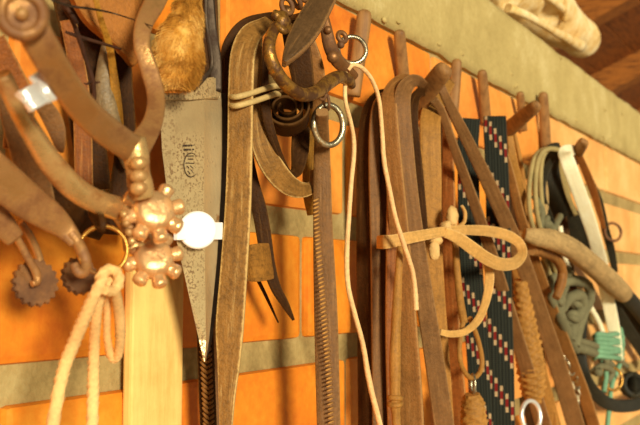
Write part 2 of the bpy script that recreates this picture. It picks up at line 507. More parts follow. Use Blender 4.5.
sweep(bm, px([(66, 32, .046, 3), (80, 37, .046, 4), (97, 42, .047, 3.4), (121, 49, .046, 2.4)]), e=1)
sweep(bm, px([(93, 80, .043, 3), (87, 84, .045, 2), (84, 83, .045, 1)]), e=1); sweep(bm, px([(94, 83, .043, 3), (100, 82, .045, 1.4)]), e=1)
sweep(bm, px([(67, 8, .051, 4), (73, 17, .052, 5), (78, 24, .051, 2)]), e=1)
M['twig'] = wood('twig_bark', (66, 36, 18), (38, 20, 10), .8)
tag(obj('dry_twig', bm, 'twig'), 'thin dark forked twig hooked behind the big spur in front of the leather flap', 'twig')
strap('metal_wire', 'fine grey wire bowed across the top of the leather flap', 'wire', [(52, 0, .06, 2.6), (70, 6, .058, 2.6), (92, 9, .055, 2.4), (116, 14, .05, 1.6), (152, 26, .07, 1.0)], 'iron', .0005)
bm = BM()
sweep(bm, px([(108, 40, .03, 9), (106, 62, .03, 17), (105, 90, .03, 21), (110, 118, .03, 20), (120, 148, .028, 12), (126, 168, .026, 5)], None), e=.8, rf=lambda a, L, s: 1+.06*noise.noise(Vector((a*2, L*200, 0))))
M['horn'] = leather('grey_horn', (128, 108, 78), .6, .3, rough=.35, wearcol=(190, 170, 130))
tag(obj('cow_horn', bm, 'horn'), 'small dull grey horn tip hanging behind the arms of the big spur', 'horn')

# strap ends behind lower spurs
strap('spur_strap', 'cracked brown leather strap tapering upward behind the spur with the bright buckle', 'strap',
      [(0, 92, .03, 6), (10, 118, .03, 18), (24, 150, .03, 28), (36, 185, .028, 30), (44, 215, .026, 26)], 'mauve', .004, group='leather spur straps at the left edge')
strap('spur_strap', 'short brown leather strap end with pointed tip beside the bright buckle', 'strap',
      [(36, 96, .05, 14), (48, 112, .05, 18), (56, 128, .05, 18), (60, 146, .05, 10), (62, 152, .05, 3)], 'mauve', .003, group='leather spur straps at the left edge')
strap('spur_strap', 'olive brown leather strap crossing low between two spurs at the left', 'strap',
      [(50, 170, .028, 12), (60, 195, .028, 22), (70, 215, .026, 28), (100, 232, .022, 16)], 'dark', .004, group='leather spur straps at the left edge')
strap('spur_strap', 'blurred reddish leather strap at left edge under the boss of the big spur', 'strap',
      [(-8, 40, .02, 26), (8, 75, .02, 30), (20, 105, .02, 30), (14, 150, .018, 22)], 'red', .004, group='leather spur straps at the left edge')

# ------------------------------------------------------------------ spurs
def toothed_disc(c, nrm, r, n, depth, th, hub, ex=None, tip=.32):
    bm = BM(); nrm = nrm.normalized(); ex = (ex or ZV); ex = (ex - nrm*ex.dot(nrm)).normalized(); ey = nrm.cross(ex)
    pts = []
    for i in range(n):
        a = 2*math.pi*i/n; s = math.pi/n
        for da, rr in ((-s*.78, r-depth), (-s*tip, r), (s*tip, r), (s*.78, r-depth)):
            pts.append(c - nrm*th/2 + ex*(rr*math.cos(a+da)) + ey*(rr*math.sin(a+da)))
    ngon_solid(bm, pts, nrm*th)
    bmesh.ops.bevel(bm, geom=bm.edges[:], offset=th*.18, segments=2, affect='EDGES')
    ball(bm, c, hub, hub, hub)
    return bm
def knob_rowel(c, nrm, r, n, kr, hub):
    """flower rowel: thick hub with blunt rounded knobs"""
    bm = BM(); nrm = nrm.normalized(); ex = (ZV - nrm*ZV.dot(nrm)).normalized(); ey = nrm.cross(ex)
    sweep(bm, [(c - nrm*hub*.75, hub*.9, hub*.9), (c - nrm*hub*.6, hub*1.9, hub*1.9), (c, hub*2.3, hub*2.3), (c + nrm*hub*.6, hub*1.9, hub*1.9), (c + nrm*hub*.75, hub*.9, hub*.9)], e=1, n=20, sub=4, wdir=ex)
    for i in range(n):
        a = 2*math.pi*(i + .3)/n; d = ex*math.cos(a) + ey*math.sin(a)
        P = [(c + d*hub*.5, kr*1.7, kr*1.7), (c + d*(r-kr*1.2), kr*1.65, kr*1.65), (c + d*(r-kr*.5), kr*1.9, kr*1.8), (c + d*(r-.15*kr), kr*1.5, kr*1.4), (c + d*r, kr*.7, kr*.6)]
        sweep(bm, P, e=.9, n=12, sub=4, wdir=nrm)
    return bm

toC = lambda p: (CAM - p).normalized()
# big blurred spur at the front
t = thing('spur', at(22, 14, .105), 'large rusty spur with round boss, its forked heel band in front of everything at left', 'spur', 'spurs hung at the left')
bm = BM()
sweep(bm, px([(-14, 10, .105, 30), (22, 16, .105, 34), (42, 46, .105, 33), (62, 80, .10, 31), (84, 110, .095, 30), (108, 132, .09, 30), (134, 150, .085, 28)], .0045), e=.42, n=16)
sweep(bm, px([(166, -24, .06, 22), (155, 2, .062, 21), (144, 24, .064, 18), (142, 46, .066, 17), (150, 72, .069, 18), (156, 98, .073, 18), (152, 124, .079, 20), (136, 150, .085, 26)], .0042), e=.42, n=16)
obj('heel_band', bm, 'spur', t)
bm = BM(); c = at(22, 14, .1085); q_ = toC(c)
sweep(bm, [(c - q_*.003, .0135, .0135), (c, .0145, .0145), (c + q_*.0012, .0125, .0125)], e=1, n=28, wdir=ZV)
torus(bm, c + q_*.0012, q_, .0054, .0032)
b_ = obj('boss', bm, 'spur', t)
bm = BM(); ball(bm, c + toC(c)*.0018, .0019); obj('rivet', bm, 'spurgold', b_)
bm = BM()
sweep(bm, px([(133, 138, .085, 26), (136, 156, .085, 27), (138, 172, .085, 24), (140, 184, .085, 26), (143, 198, .085, 22)], None), e=.85, n=16)
for y in (163, 176, 188):
    sweep(bm, px([(138, y-3, .0885, 12), (138.5, y, .0890, 19), (139, y+3, .0885, 12)], None), e=.9)
obj('shank', bm, 'spurgold', t)
c1 = at(153, 212, .083)
obj('rowel', knob_rowel(c1, Vector((-.55, -.75, .25)), 33*mpp(c1), 8, 9*mpp(c1), 19*mpp(c1)), 'rowel', t)

# second spur with the bright buckle
t = thing('spur', at(38, 96, .075), 'golden rubbed spur whose arm starts at the bright chrome buckle', 'spur', 'spurs hung at the left')
bm = BM()
sweep(bm, px([(2, 74, .078, 18), (18, 108, .077, 20), (34, 136, .076, 22), (52, 164, .075, 25), (74, 188, .074, 25), (98, 202, .073, 24), (124, 210, .072, 24)], .0075), e=.8, n=16)
obj('heel_band', bm, 'spurgold', t)
bm = BM()
sweep(bm, px([(118, 206, .072, 24), (126, 220, .073, 21), (130, 234, .074, 18), (134, 248, .075, 22)], None), e=.9, n=16)
for q in range(4):
    p = at(124 + q*2.6, 214 + q*9, .079); ball(bm, p, .0016, seg=10)
obj('shank', bm, 'spurgold', t)
c2 = at(153, 259, .072)
obj('rowel', knob_rowel(c2, Vector((-.6, -.7, .3)), 31*mpp(c2), 8, 8.5*mpp(c2), 18*mpp(c2)), 'rowel', t)
bm = BM(); c = at(37, 95, .095)
dr = (at(52, 87, .084) - at(22, 104, .084)).normalized(); nn = toC(c); pp = nn.cross(dr).normalized()
h1 = 19*mpp(c); h2 = 12*mpp(c)
sweep(bm, [(c - dr*h1 + pp*h2*.9 + nn*.000, .0022, .001), (c - dr*h1*.8 + nn*.003, .0022, .001)], e=.5)
P = [(c + dr*(h1*math.sin(a)) + nn*(.004*math.cos(a)), h2*1.9, .0012) for a in [(-1.35 + 2.7*i/8) for i in range(9)]]
sweep(bm, P, e=.3, wdir=pp)
sweep(bm, [(c + dr*h1*.55 - pp*h2 + nn*.0035, .004, .0016), (c + dr*h1*.6 + nn*.0045, .003, .0016), (c + dr*h1*.55 + pp*h2*1.5 + nn*.002, .004, .0016)], e=.5)
for s in (-.85, .85): sweep(bm, [(c + dr*(h1*s) - pp*h2*.9 + nn*.0012, .0022, .0022), (c + dr*(h1*s) + pp*h2*.9 + nn*.0012, .0022, .0022)], e=1)
o = obj('buckle', bm, 'chrome', t); o['label'] = 'bright chrome buckle'

# third spur: broad flat band, hooked shank
t = thing('spur', at(40, 196, .06), 'dark flat-banded spur with hooked shank and blurred rowel beside the brass ring', 'spur', 'spurs hung at the left')
bm = BM()
sweep(bm, px([(-16, 164, .06, 40), (4, 182, .06, 40), (26, 200, .06, 37), (48, 215, .0605, 31), (64, 228, .061, 22), (76, 242, .063, 15)], .005), e=.5, n=16)
obj('heel_band', bm, 'spur', t)
bm = BM()
sweep(bm, px([(70, 232, .0625, 12), (76, 240, .0635, 12), (82, 251, .064, 12), (86, 262, .065, 11), (84, 272, .066, 11), (78, 272, .0655, 10), (74, 264, .064, 9)], None), e=.85, n=14)
obj('shank', bm, 'spur', t)
c3 = at(79, 276, .05)
obj('rowel', toothed_disc(c3, Vector((-.25, -.9, .15)), 20*mpp(c3), 15, 5*mpp(c3), .003, 6*mpp(c3)), 'rust', t)
# fourth spur with the slotted shank
t = thing('spur', at(10, 226, .045), 'small dark spur with slotted shank and sharp star rowel, lowest at the left edge', 'spur', 'spurs hung at the left')
bm = BM(); sweep(bm, px([(-16, 206, .046, 26), (0, 222, .046, 26), (14, 238, .046, 20)], .005), e=.5, n=16)
obj('heel_band', bm, 'spur', t)
bm = BM()
sweep(bm, px([(6, 222, .047, 11), (18, 240, .047, 8), (28, 258, .047, 8), (36, 272, .047, 9), (37, 281, .047, 8), (32, 284, .047, 6)], None), e=.85)
sweep(bm, px([(20, 222, .038, 8), (30, 236, .038, 8), (38, 254, .038, 8), (42, 270, .038, 8)], None), e=.85)
obj('shank', bm, 'spur', t)
c4 = at(35, 283, .042)
obj('rowel', toothed_disc(c4, Vector((-.3, -.9, .12)), 25*mpp(c4), 17, 6*mpp(c4), .003, 6*mpp(c4)), 'rust', t)

# ------------------------------------------------------------------ fur tail
bm = BM()
prof = [(187, -26, 9), (188, -6, 11), (187, 10, 15), (185, 24, 19), (180, 38, 25), (178, 54, 28), (178, 68, 26), (176, 80, 20), (176, 89, 9)]
P = px([(x, y, .052, 2*r*.86) for x, y, r in prof], None)
sweep(bm, P, e=1, n=16, sub=4, rf=lambda a, L, s: 1 + .1*noise.noise(Vector((math.cos(a)*2, math.sin(a)*2, L*90))))
SS = cr([(*p[0], p[1]) for p in P], 10)
def strand(base, d, ln, wd):
    side = d.cross(Vector((random.uniform(-1, 1), random.uniform(-1, 1), random.uniform(-1, 1)))).normalized()
    drop = Vector((random.uniform(-.25, .25), random.uniform(-.25, .25), -random.uniform(.1, .7)))
    m = base + d*ln*.55; tip = m + (d + drop).normalized()*ln*.5
    v = [bm.verts.new(q) for q in (base - side*wd, base + side*wd, m + side*wd*.7, m - side*wd*.7, tip)]
    bm.faces.new((v[0], v[1], v[2], v[3])); bm.faces.new((v[3], v[2], v[4]))
for q in range(20000):
    i = random.randrange(8, len(SS)-2); s = SS[i]; tdir = (Vector(SS[i+1][:3]) - Vector(SS[i-1][:3])).normalized()
    d = Vector((random.gauss(0, 1), random.gauss(0, 1), random.gauss(0, 1))); d -= tdir*d.dot(tdir); d.normalize()
    base = Vector(s[:3]) + d*s[3]*.46
    cl = noise.noise(base*260)
    d = (d + tdir*(.75 + .5*cl) + Vector((cl*.5, 0, noise.noise(base*300)*.6))).normalized()
    strand(base, d, random.uniform(.002, .004), .00007)
t = thing('fur_tail', at(184, 10, .052), 'fluffy golden brown fur tail hanging above the shears blade', 'fur tail')
obj('fur', bm, 'fur', t)
strap('binding', None, None, [(191, -38, .0555, 15), (190, -28, .0555, 18), (188, -16, .056, 17), (187, -10, .056, 10)], 'greybrown', .004, parent=t)

# ------------------------------------------------------------------ sheep shears
t = thing('sheep_shears', at(205, 60, .034), 'steel sheep shears hanging point down with a white disc on the blade', 'shears')
def blade(rows, w, th, ridge):
    bm = BM(); A = []
    for (y, xl, xm, xr) in rows:
        A.append([at(xl, y, w), at(xm, y, w + ridge), at(xr, y, w), at(xr, y, w - th), at(xl, y, w - th)])
    V = [[bm.verts.new(p) for p in r] for r in A]
    for i in range(len(V)-1):
        for j in range(5):
            f = bm.faces.new((V[i][j], V[i][(j+1) % 5], V[i+1][(j+1) % 5], V[i+1][j])); f.material_index = 1 if j == 1 else 0
    bm.faces.new(V[0]); bm.faces.new(list(reversed(V[-1])))
    return bm
rows = [(93, 160, 204, 221), (110, 160, 204, 222), (150, 162, 204, 222), (190, 167, 204, 221), (225, 173, 204, 219), (260, 181, 205, 217), (300, 190, 205.5, 213), (340, 199, 206, 209), (362, 203.5, 204.5, 205.5)]
obj('blade', blade(rows, .034, .003, .0025), ['steel', 'edge'], t)
rows = [(93, 196, 214, 226), (150, 198, 214, 227), (200, 198, 214, 226), (250, 198, 212, 223), (300, 200, 211, 218), (345, 203, 207, 211), (358, 205, 206, 207)]
obj('blade', blade(rows, .0285, .003, .0006), ['iron', 'iron'], t)
bm = BM()
ngon_solid(bm, [at(x, y, .0375) for x, y in [(158, 100), (160, 93), (186, 96), (192, 86), (206, 78), (221, 76), (221, 98), (190, 100)]], Vector((0, .004, 0)))
bmesh.ops.bevel(bm, geom=bm.edges[:], offset=.0006, segments=2, affect='EDGES')
obj('tang', bm, 'steel', t)
strap('handle', None, None, [(216, 92, .036, 12), (215, 60, .036, 13), (211, 30, .036, 12), (207, -20, .036, 12)], 'iron', .005, parent=t)
strap('handle', None, None, [(206, -20, .0405, 3.5), (206, 20, .0405, 3.5), (211, 50, .0405, 3.5), (211, 68, .040, 4), (202, 80, .0395, 5), (194, 88, .039, 6)], 'iron', .003, parent=t)
bm = BM(); c = at(197.5, 230, .0425); tn = toC(c)
sweep(bm, [(c - tn*.0012, 38*mpp(c), 38*mpp(c)), (c + tn*.0002, 38*mpp(c), 38*mpp(c)), (c + tn*.0010, 34*mpp(c), 34*mpp(c))], e=1, n=40, sub=1, wdir=ZV)
l, r = at(175.5, 231, .038), at(221, 231, .038)
box(bm, (l+r)/2, (r-l)/2, YV*.0012, ZV*9*mpp(c), .0004)
o = obj('white_tag', bm, 'tag', t); o['label'] = 'round white disc on a short white band'
bm = BM()   # worn maker's stamp on the blade
def inkbar(x0, y0, x1, y1, w=1.1):
    a, b = at(x0, y0, .0357), at(x1, y1, .0357)
    sweep(bm, [(a, w*mpp(a), .0004), (b, w*mpp(b), .0004)], e=.4, n=8, sub=1)
cS = at(191, 163, .0357)
for yy, xs in ((145.5, (183, 185.5, 188, 190.5, 193, 196)), (149.5, (184, 186.5, 189, 192, 194.5, 197))):
    for q, x in enumerate(xs): inkbar(x, yy, x + 1.7, yy + .2, 2.0)
P = [(at(191 + 7*math.cos(2*math.pi*i/30), 165 + 12*math.sin(2*math.pi*i/30), .0358), 1.0*mpp(cS), .0004) for i in range(30)]
sweep(bm, P, e=.5, n=8, sub=1, closed=True)
for (x0, y0, x1, y1) in ((187, 156, 194, 156), (188, 159, 193, 159.4), (186, 163, 196, 163.5), (187, 166, 189, 168), (190, 165.6, 192.5, 168), (193.5, 166, 195.5, 168), (188, 171, 190, 174), (191, 170, 193.5, 173.5), (183.5, 153, 184.5, 154)):
    inkbar(x0, y0, x1, y1)
obj('stamp', bm, 'ink', t)

# plaited and plain strap behind the point of the shears
def plait(name, path, wpx, w, mat, parent, label=None, gap=3.6, rows=1):
    """two rows of slanting stitches along a pixel path"""
    bm = BM(); S = cr([(x, y, 0) for x, y in path], 60)
    acc = 0; last = S[0]; k = 0
    for i in range(1, len(S)):
        x, y, _ = S[i]; acc += math.dist(S[i][:2], last[:2]); last = S[i]
        if acc >= gap:
            acc = 0; k += 1; r = random.uniform(.9, 1.1)
            if rows == 1:
                sweep(bm, px([(x - wpx*.5, y + 1.2, w - .0002, 1.5), (x, y, w + .0008, 2.1*r), (x + wpx*.5*r, y - 1.4, w - .0002, 1.3)], None), e=.9, n=7, sub=2)
            else:
                for sgn in (-1, 1):
                    sweep(bm, px([(x, y + 1.5, w, 2.2), (x + sgn*wpx*.25, y - wpx*.1, w + .001, 3.4*r), (x + sgn*wpx*.5, y - wpx*.4, w - .0002, 2)], None), e=.9, n=7, sub=2)
    o = obj(name, bm, mat, parent)
    if label: o['label'] = label
    return o
M['lace'] = leather('lacing_leather', (124, 80, 32), .6, .3)
t = thing('plaited_strap', at(207, 350, .022), 'dark strap with plaited lacing hanging below the point of the shears', 'strap')
strap('strap', None, None, [(201, 90, .016, 16), (202, 220, .018, 17), (205, 330, .020, 17), (209, 440, .020, 17)], 'dark', .003, parent=t)
plait('lacing', [(205, 300), (206, 345), (208, 390), (210, 438)], 13, .022, 'lace', t, gap=4.6, rows=2)
strap('leather_strap', 'smooth greyish brown leather strap hanging right beside the plaited strap below the shears', 'strap', [(224, 150, .014, 14), (224, 240, .015, 14), (219, 330, .016, 13), (219, 440, .016, 12)], 'mauve', .004)

# ------------------------------------------------------------------ brass ring with the cotton rope
t = bm = BM(); c = at(103, 250, .07); torus(bm, c, toC(c) + Vector((-.25, 0, .05)), 24*mpp(c), 4.5*mpp(c))
tag(obj('brass_ring', bm, 'brass'), 'thin brass ring hanging left of the post with the cotton rope through it', 'ring')
strap('leather_strap', 'short dark leather loop holding the thin brass ring', 'strap', [(96, 196, .036, 14), (94, 212, .04, 12), (98, 222, .066, 9), (101, 229, .072, 7), (103, 224, .0745, 6), (99, 206, .070, 6)], 'dark', .0025)
bm = BM(); bf = braid(.0030, .28)
def RP(P): sweep(bm, px(P), e=1, n=14, sub=12, rf=bf)
RP([(104, 277, 0.0790, 9), (96, 292, 0.0779, 11), (86, 314, 0.0721, 12), (74, 342, 0.0637, 12), (62, 376, 0.0580, 12), (50, 440, 0.0560, 12)])
RP([(112, 280, 0.0730, 9), (101, 294, 0.0713, 10), (96, 316, 0.0655, 10), (94, 350, 0.0556, 10), (93, 390, 0.0530, 11), (92, 440, 0.0520, 11)])
RP([(106, 284, 0.0699, 8), (107, 306, 0.0632, 7), (107, 336, 0.0553, 7), (111, 356, 0.0500, 8), (117, 357, 0.0518, 8), (120, 340, 0.0583, 9), (119, 312, 0.0666, 10), (114, 288, 0.0749, 10)])
RP([(97, 291, 0.0721, 8), (101, 277, 0.0735, 10), (108, 270, 0.0725, 10), (116, 272, 0.0740, 10), (119, 281, 0.0767, 10), (113, 291, 0.0771, 10), (104, 290, 0.0794, 9)])
tag(obj('cotton_rope', bm, 'rope'), 'cream braided cotton rope knotted through the brass ring, three strands hanging', 'rope')
M['keeper'] = leather('fuzzy_hide', (146, 98, 36), .4, .3, rough=.8, grain=2)
M['guard'] = leather('stiff_leather', (86, 62, 36), .6, .8, rough=.4, wearcol=(150, 108, 62))
# ------------------------------------------------------------------ middle: belts, bit, rings
strap('leather_belt', 'broad scuffed tan leather belt hanging full height just right of the shears', 'strap',
      [(270, 20, .034, 9), (262, 26, .04, 14), (250, 36, .045, 22), (243, 56, .047, 25), (241, 90, .047, 25), (240, 150, .046, 25), (238, 210, .045, 26), (234, 270, .044, 27), (230, 325, .042, 28), (229, 360, .042, 23), (227, 400, .041, 16), (226, 440, .041, 11)], 'belt', .004, tw=8, e=.22, sub=10)
strap('leather_strap', 'dark leather strap arching over from the bit and down behind the tan belt', 'strap',
      [(284, 16, .038, 10), (264, 19, .036, 12), (246, 24, .033, 12), (233, 36, .03, 11), (226, 54, .027, 11), (226, 90, .024, 13), (228, 160, .02, 14), (229, 260, .018, 12)], 'dark', .003, sub=10)  # its lower run also stands for the dark shadow beside the belt
strap('leather_strap', 'long loop of suede brown leather strap swinging below the rolled strap', 'strap',
      [(258, 30, .034, 9), (257, 60, .035, 10), (257, 95, .036, 13), (258, 125, .038, 18), (264, 150, .04, 22), (276, 172, .042, 23), (290, 186, .043, 20), (303, 190, .043, 15), (313, 186, .041, 11), (316, 172, .038, 12)], 'belt', .003, tw=-10, sub=10, e=.22)
strap('leather_strap', 'thin dark leather strap along the inner edge of the suede loop', 'strap',
      [(266, 42, .042, 5), (265, 80, .043, 8), (266, 110, .044, 10), (272, 135, .045, 9), (282, 160, .045, 6), (290, 173, .044, 6), (297, 170, .042, 12), (300, 150, .04, 18), (301, 128, .038, 18)], 'dark', .003, sub=10)
strap('leather_strap', 'mustard yellow leather strap hanging behind the steel ring', 'strap', [(312, 70, .03, 15), (312, 110, .031, 18), (312, 150, .032, 18), (311, 190, .033, 17), (313, 214, .031, 12)], 'mustard', .003)
# rolled up strap
bm = BM()
cc = at(286, 112, .044); u = RIGHT
P = []
for i in range(62):
    a = i*.32 + 2.2; r = (6 + i*.36)*mpp(cc)
    P.append((cc + u*(r*.9*math.cos(a)) + ZV*(r*.8*math.sin(a)), .015, .0014))
sweep(bm, P, e=.3, n=8, sub=2, wdir=toC(cc) + Vector((0, 0, .45)))
tag(obj('rolled_strap', bm, 'dark'), 'dark leather strap rolled up in a coil below the curved bit', 'strap')
# pale cord bound round the belt
bm = BM()
for k, (yl, yr) in enumerate(((97, 86), (106, 94))):
    sweep(bm, px([(230, yl-1, .042, 4.5), (236, yl, .0485, 6), (250, yl-3.5, .0525, 6), (264, yl-8, .053, 6), (275, yr, .05, 6.5), (279, yr+1, .044, 5)]), e=1, sub=6)
    sweep(bm, px([(279, yr+1, .044, 5), (262, yr+6, .034, 5), (244, yl+1, .034, 5), (230, yl-1, .042, 4.5)]), e=1)
tag(obj('binding_cord', bm, 'wire'), 'pale cord wound twice round the tan belt beside the bit', 'cord')
# narrow strap with keeper
t = thing('narrow_strap', at(262, 190, .03), 'narrow dark leather strap with pointed tip and fuzzy keeper over the bricks', 'strap')
strap('strap', None, None, [(240, 120, .02, 12), (251, 176, .024, 13), (259, 208, .027, 15), (264, 236, .028, 15), (268, 262, .029, 14), (275, 286, .031, 11), (285, 304, .033, 8), (293, 319, .034, 3)], 'dark', .003, parent=t)
strap('keeper', None, None, [(246, 264, .028, 34), (254, 263, .0325, 38), (263, 262, .0335, 38), (270, 261, .0305, 36)], 'keeper', .0025, parent=t)
strap('strap_shadow', None, None, [(258, 280, .018, 4), (266, 296, .018, 3.5), (278, 322, .018, 1.5)], 'dark', .002, parent=t)  # dark sliver modelled as the shadow the narrow strap casts on the bricks

# the bit: curved bronze bar, leather curb leaf, side bar, rings
t = thing('curb_bit', at(284, 20, .06), 'rusty bronze curved horse bit hung in front of the belts', 'bit')
bm = BM()
sweep(bm, px([(286, 8, .062, 8), (279, 22, .062, 11), (272, 34, .063, 12), (269, 48, .064, 13), (272, 62, .065, 13.5), (280, 77, .066, 14), (291, 89, .067, 14), (304, 95, .067, 14), (318, 91, .067, 14), (329, 82, .067, 15), (339, 77, .067, 13), (348, 80, .067, 12), (352, 86, .066, 8)]), e=.95, n=16, sub=8)
obj('cheek', bm, 'bronze', t)
bm = BM()
for k, (x, y) in enumerate(((287, 6), (296, 0), (304, -7))):
    c = at(x, y, .064); torus(bm, c, (Vector((-.4, -.9, .2)), Vector((.7, -.5, .5)))[k % 2], 6.5*mpp(c), 5*mpp(c), n=20, kx=1.3)
obj('chain_link', bm, 'rust', t)
bm = BM(); c = at(282, 22, .064)
ball(bm, c, 9*mpp(c), 8*mpp(c), 11*mpp(c), amp=.25, fr=500)
ball(bm, at(276, 16, .063), .0026, amp=.3, fr=900); ball(bm, at(287, 12, .063), .003, amp=.3, fr=900)
sweep(bm, px([(276, 24, .064, 6), (284, 31, .067, 7), (291, 26, .064, 6)]), e=1)
obj('joint', bm, 'bronze', t)
bm = BM()   # side bar
sweep(bm, px([(318, -14, .06, 9), (322, 8, .06, 10), (326, 28, .06, 12), (330, 46, .06, 14), (337, 60, .06, 14), (346, 69, .06, 12), (354, 76, .06, 9)], .005), e=.7, n=14)
ball(bm, at(333, 57, .0625), .0034); ball(bm, at(328, 30, .062), .0022)
obj('side_bar', bm, 'rust', t)
bm = BM()
c = at(352, 50, .058); torus(bm, c, Vector((-.8, -.6, .1)), 14*mpp(c), 5*mpp(c), n=36)
obj('rein_ring', bm, 'ring', t)
bm = BM(); c = at(342, 37, .059)
torus(bm, c, Vector((-.4, -.9, .2)), 5*mpp(c), 5*mpp(c), n=24); ball(bm, at(341, 45, .059), .002)
obj('eyelet', bm, 'rust', t)
bm = BM(); c = at(328.5, 125, .061)
torus(bm, c, Vector((-.5, -.82, -.05)), 16.5*mpp(c), 6.5*mpp(c), n=44, kx=1.22)
o = obj('steel_ring', bm, 'ring', t); o['label'] = 'round steel ring hanging from the bit'
bm = BM()
for c, r, nn, kx in ((at(326, 101, .063), 6, Vector((.8, -.5, .2)), 1.5), (at(322, 93, .065), 5, Vector((-.3, -.9, 0)), 1.3)):
    torus(bm, c, nn, r*mpp(c), 3.2*mpp(c), n=24, kx=kx)
obj('chain_link', bm, 'rust', t)
# leaf-shaped leather
strap('curb_leather', 'stiff dark leaf-shaped leather guard slanting across the top of the bit', 'leather guard',
      [(334, -20, .071, 20), (325, -4, .071, 24), (315, 14, .071, 27), (305, 31, .071, 27), (296, 45, .0705, 22), (289, 56, .07, 13), (284, 64, .0695, 4)], 'guard', .0045, tw=12, sub=10, e=.25)
strap('leather_strap', 'brown leather strap hanging between the bit and its side bar', 'strap', [(296, 14, .044, 20), (304, 44, .046, 24), (312, 68, .047, 24), (318, 96, .046, 18), (322, 120, .044, 14)], 'brown', .004)
strap('leather_strap', 'dark narrow strap in shade behind the curved bit', 'strap', [(292, 20, .05, 24), (298, 50, .05, 26), (303, 80, .05, 22), (306, 108, .048, 14)], 'dark', .004)

# laced hanging strap under the steel ring
t = thing('laced_strap', at(324, 146, .05), 'long brown strap with stitched lacing hanging straight down from the steel ring', 'strap')
strap('strap', None, None, [(322, 112, .0635, 12), (322, 128, .058, 14), (322, 160, .05, 17), (323, 230, .05, 20), (326, 320, .05, 24), (329, 440, .05, 24)], 'mauve', .005, parent=t, e=.5)
plait('lacing', [(316, 196), (317, 230), (321, 280), (325, 330), (329, 380), (332, 440)], 6, .0535, 'thread', t)

# pale rawhide strings
cord('rawhide_string', 'pale rawhide string hanging from the bit eye, the longer left one of two', 'string',
     [(346, 73, .064, 4.44), (345, 90, .066, 4.44), (346, 104, .066, 4.44), (352, 128, .064, 4.44), (354, 150, .062, 4.81), (351, 185, .06, 4.81), (349, 215, .06, 4.81), (347, 250, .059, 5.18), (348, 285, .058, 5.18), (355, 315, .057, 5.18), (363, 345, .056, 5.18), (370, 385, .055, 5.92), (384, 440, .053, 5.92)], 'string', rf=lambda a, L, s: 1+.14*noise.noise(Vector((a, L*260, 2))), group='pale rawhide strings', sub=8)
cord('rawhide_string', 'pale rawhide string looping over and ending at mid height in front of the reins', 'string',
     [(348, 70, .062, 4.44), (353, 65, .064, 4.44), (362, 68, .066, 4.44), (372, 80, .066, 4.44), (379, 100, .065, 4.44), (382, 130, .064, 4.44), (384, 160, .063, 4.81), (390, 192, .062, 4.81), (396, 220, .061, 4.81), (404, 245, .06, 5.18), (412, 270, .059, 5.18), (415, 290, .058, 5.18), (416, 310, .058, 5.92)], 'string', rf=lambda a, L, s: 1+.14*noise.noise(Vector((a, L*260, 5))), group='pale rawhide strings', sub=8)

# ------------------------------------------------------------------ bundle of reins on the thick peg
g = 'reins hung over the thick peg'
strap('leather_rein', 'nearly black leather rein at the left side of the bundle, against the bricks', 'rein', [(392, 92, .012, 8), (378, 96, .016, 10), (369, 112, .018, 14), (366, 150, .018, 18), (366, 240, .016, 20), (367, 340, .015, 20), (368, 440, .014, 20)], 'dark', .003, tw=20, group=g)
strap('leather_rein', 'mauve brown thin rein with pale edge, second from the left of the bundle', 'rein', [(398, 90, .02, 6), (384, 96, .024, 8), (376, 112, .026, 10), (374, 160, .026, 11), (376, 260, .024, 11), (378, 440, .022, 11)], 'mauve', .003, tw=-18, group=g)
strap('leather_rein', 'grainy greyish rein hanging behind the pale rawhide string', 'rein', [(404, 86, .024, 8), (390, 96, .028, 12), (384, 120, .03, 18), (383, 180, .03, 22), (384, 280, .028, 24), (386, 440, .026, 24)], 'dark', .003, tw=14, group=g)
strap('leather_rein', 'reddish thin rein hanging straight beside the grainy greyish one', 'rein', [(402, 88, .03, 5), (394, 110, .034, 8), (392, 170, .036, 9), (391, 260, .036, 10), (390, 340, .034, 9), (392, 440, .032, 8)], 'red', .003, tw=-14, group=g)
strap('leather_rein', 'wide reddish brown rein arching over the peg at the left of the loop', 'rein', [(416, 82, .028, 8), (404, 79, .034, 10), (393, 88, .038, 14), (389, 106, .04, 17), (392, 150, .042, 18), (398, 215, .042, 19), (404, 300, .04, 22), (409, 380, .038, 25), (412, 440, .037, 26)], 'brown', .0035, tw=12, group=g, sub=8)
strap('leather_rein', 'wide dark brown rein in front of the bundle, leaning to bottom right', 'rein', [(428, 90, .034, 8), (418, 81, .04, 11), (408, 84, .045, 15), (402, 100, .047, 17), (404, 140, .048, 18), (410, 200, .048, 18), (420, 270, .047, 18), (432, 345, .045, 19), (446, 440, .042, 21)], 'mauve', .0035, tw=-12, group=g, sub=8)
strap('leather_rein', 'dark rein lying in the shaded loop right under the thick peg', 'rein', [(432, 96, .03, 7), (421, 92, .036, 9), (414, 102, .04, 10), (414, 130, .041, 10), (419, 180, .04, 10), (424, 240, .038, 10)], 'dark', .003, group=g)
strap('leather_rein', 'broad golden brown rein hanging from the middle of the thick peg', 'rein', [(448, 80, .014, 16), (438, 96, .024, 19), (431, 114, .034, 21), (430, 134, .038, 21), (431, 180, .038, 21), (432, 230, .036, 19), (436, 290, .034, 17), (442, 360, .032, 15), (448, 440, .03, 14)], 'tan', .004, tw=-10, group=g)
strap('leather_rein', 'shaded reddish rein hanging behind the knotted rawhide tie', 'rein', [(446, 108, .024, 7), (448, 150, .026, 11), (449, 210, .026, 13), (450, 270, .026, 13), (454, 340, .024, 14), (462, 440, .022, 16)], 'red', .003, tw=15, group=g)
strap('leather_rein', 'dark broad strip filling the shaded gap between the tie and the webbing', 'rein', [(440, 120, .012, 14), (442, 220, .012, 22), (444, 330, .012, 24), (450, 440, .012, 26)], 'dark', .003, group=g)  # dark strip standing in for the shade on the wall here
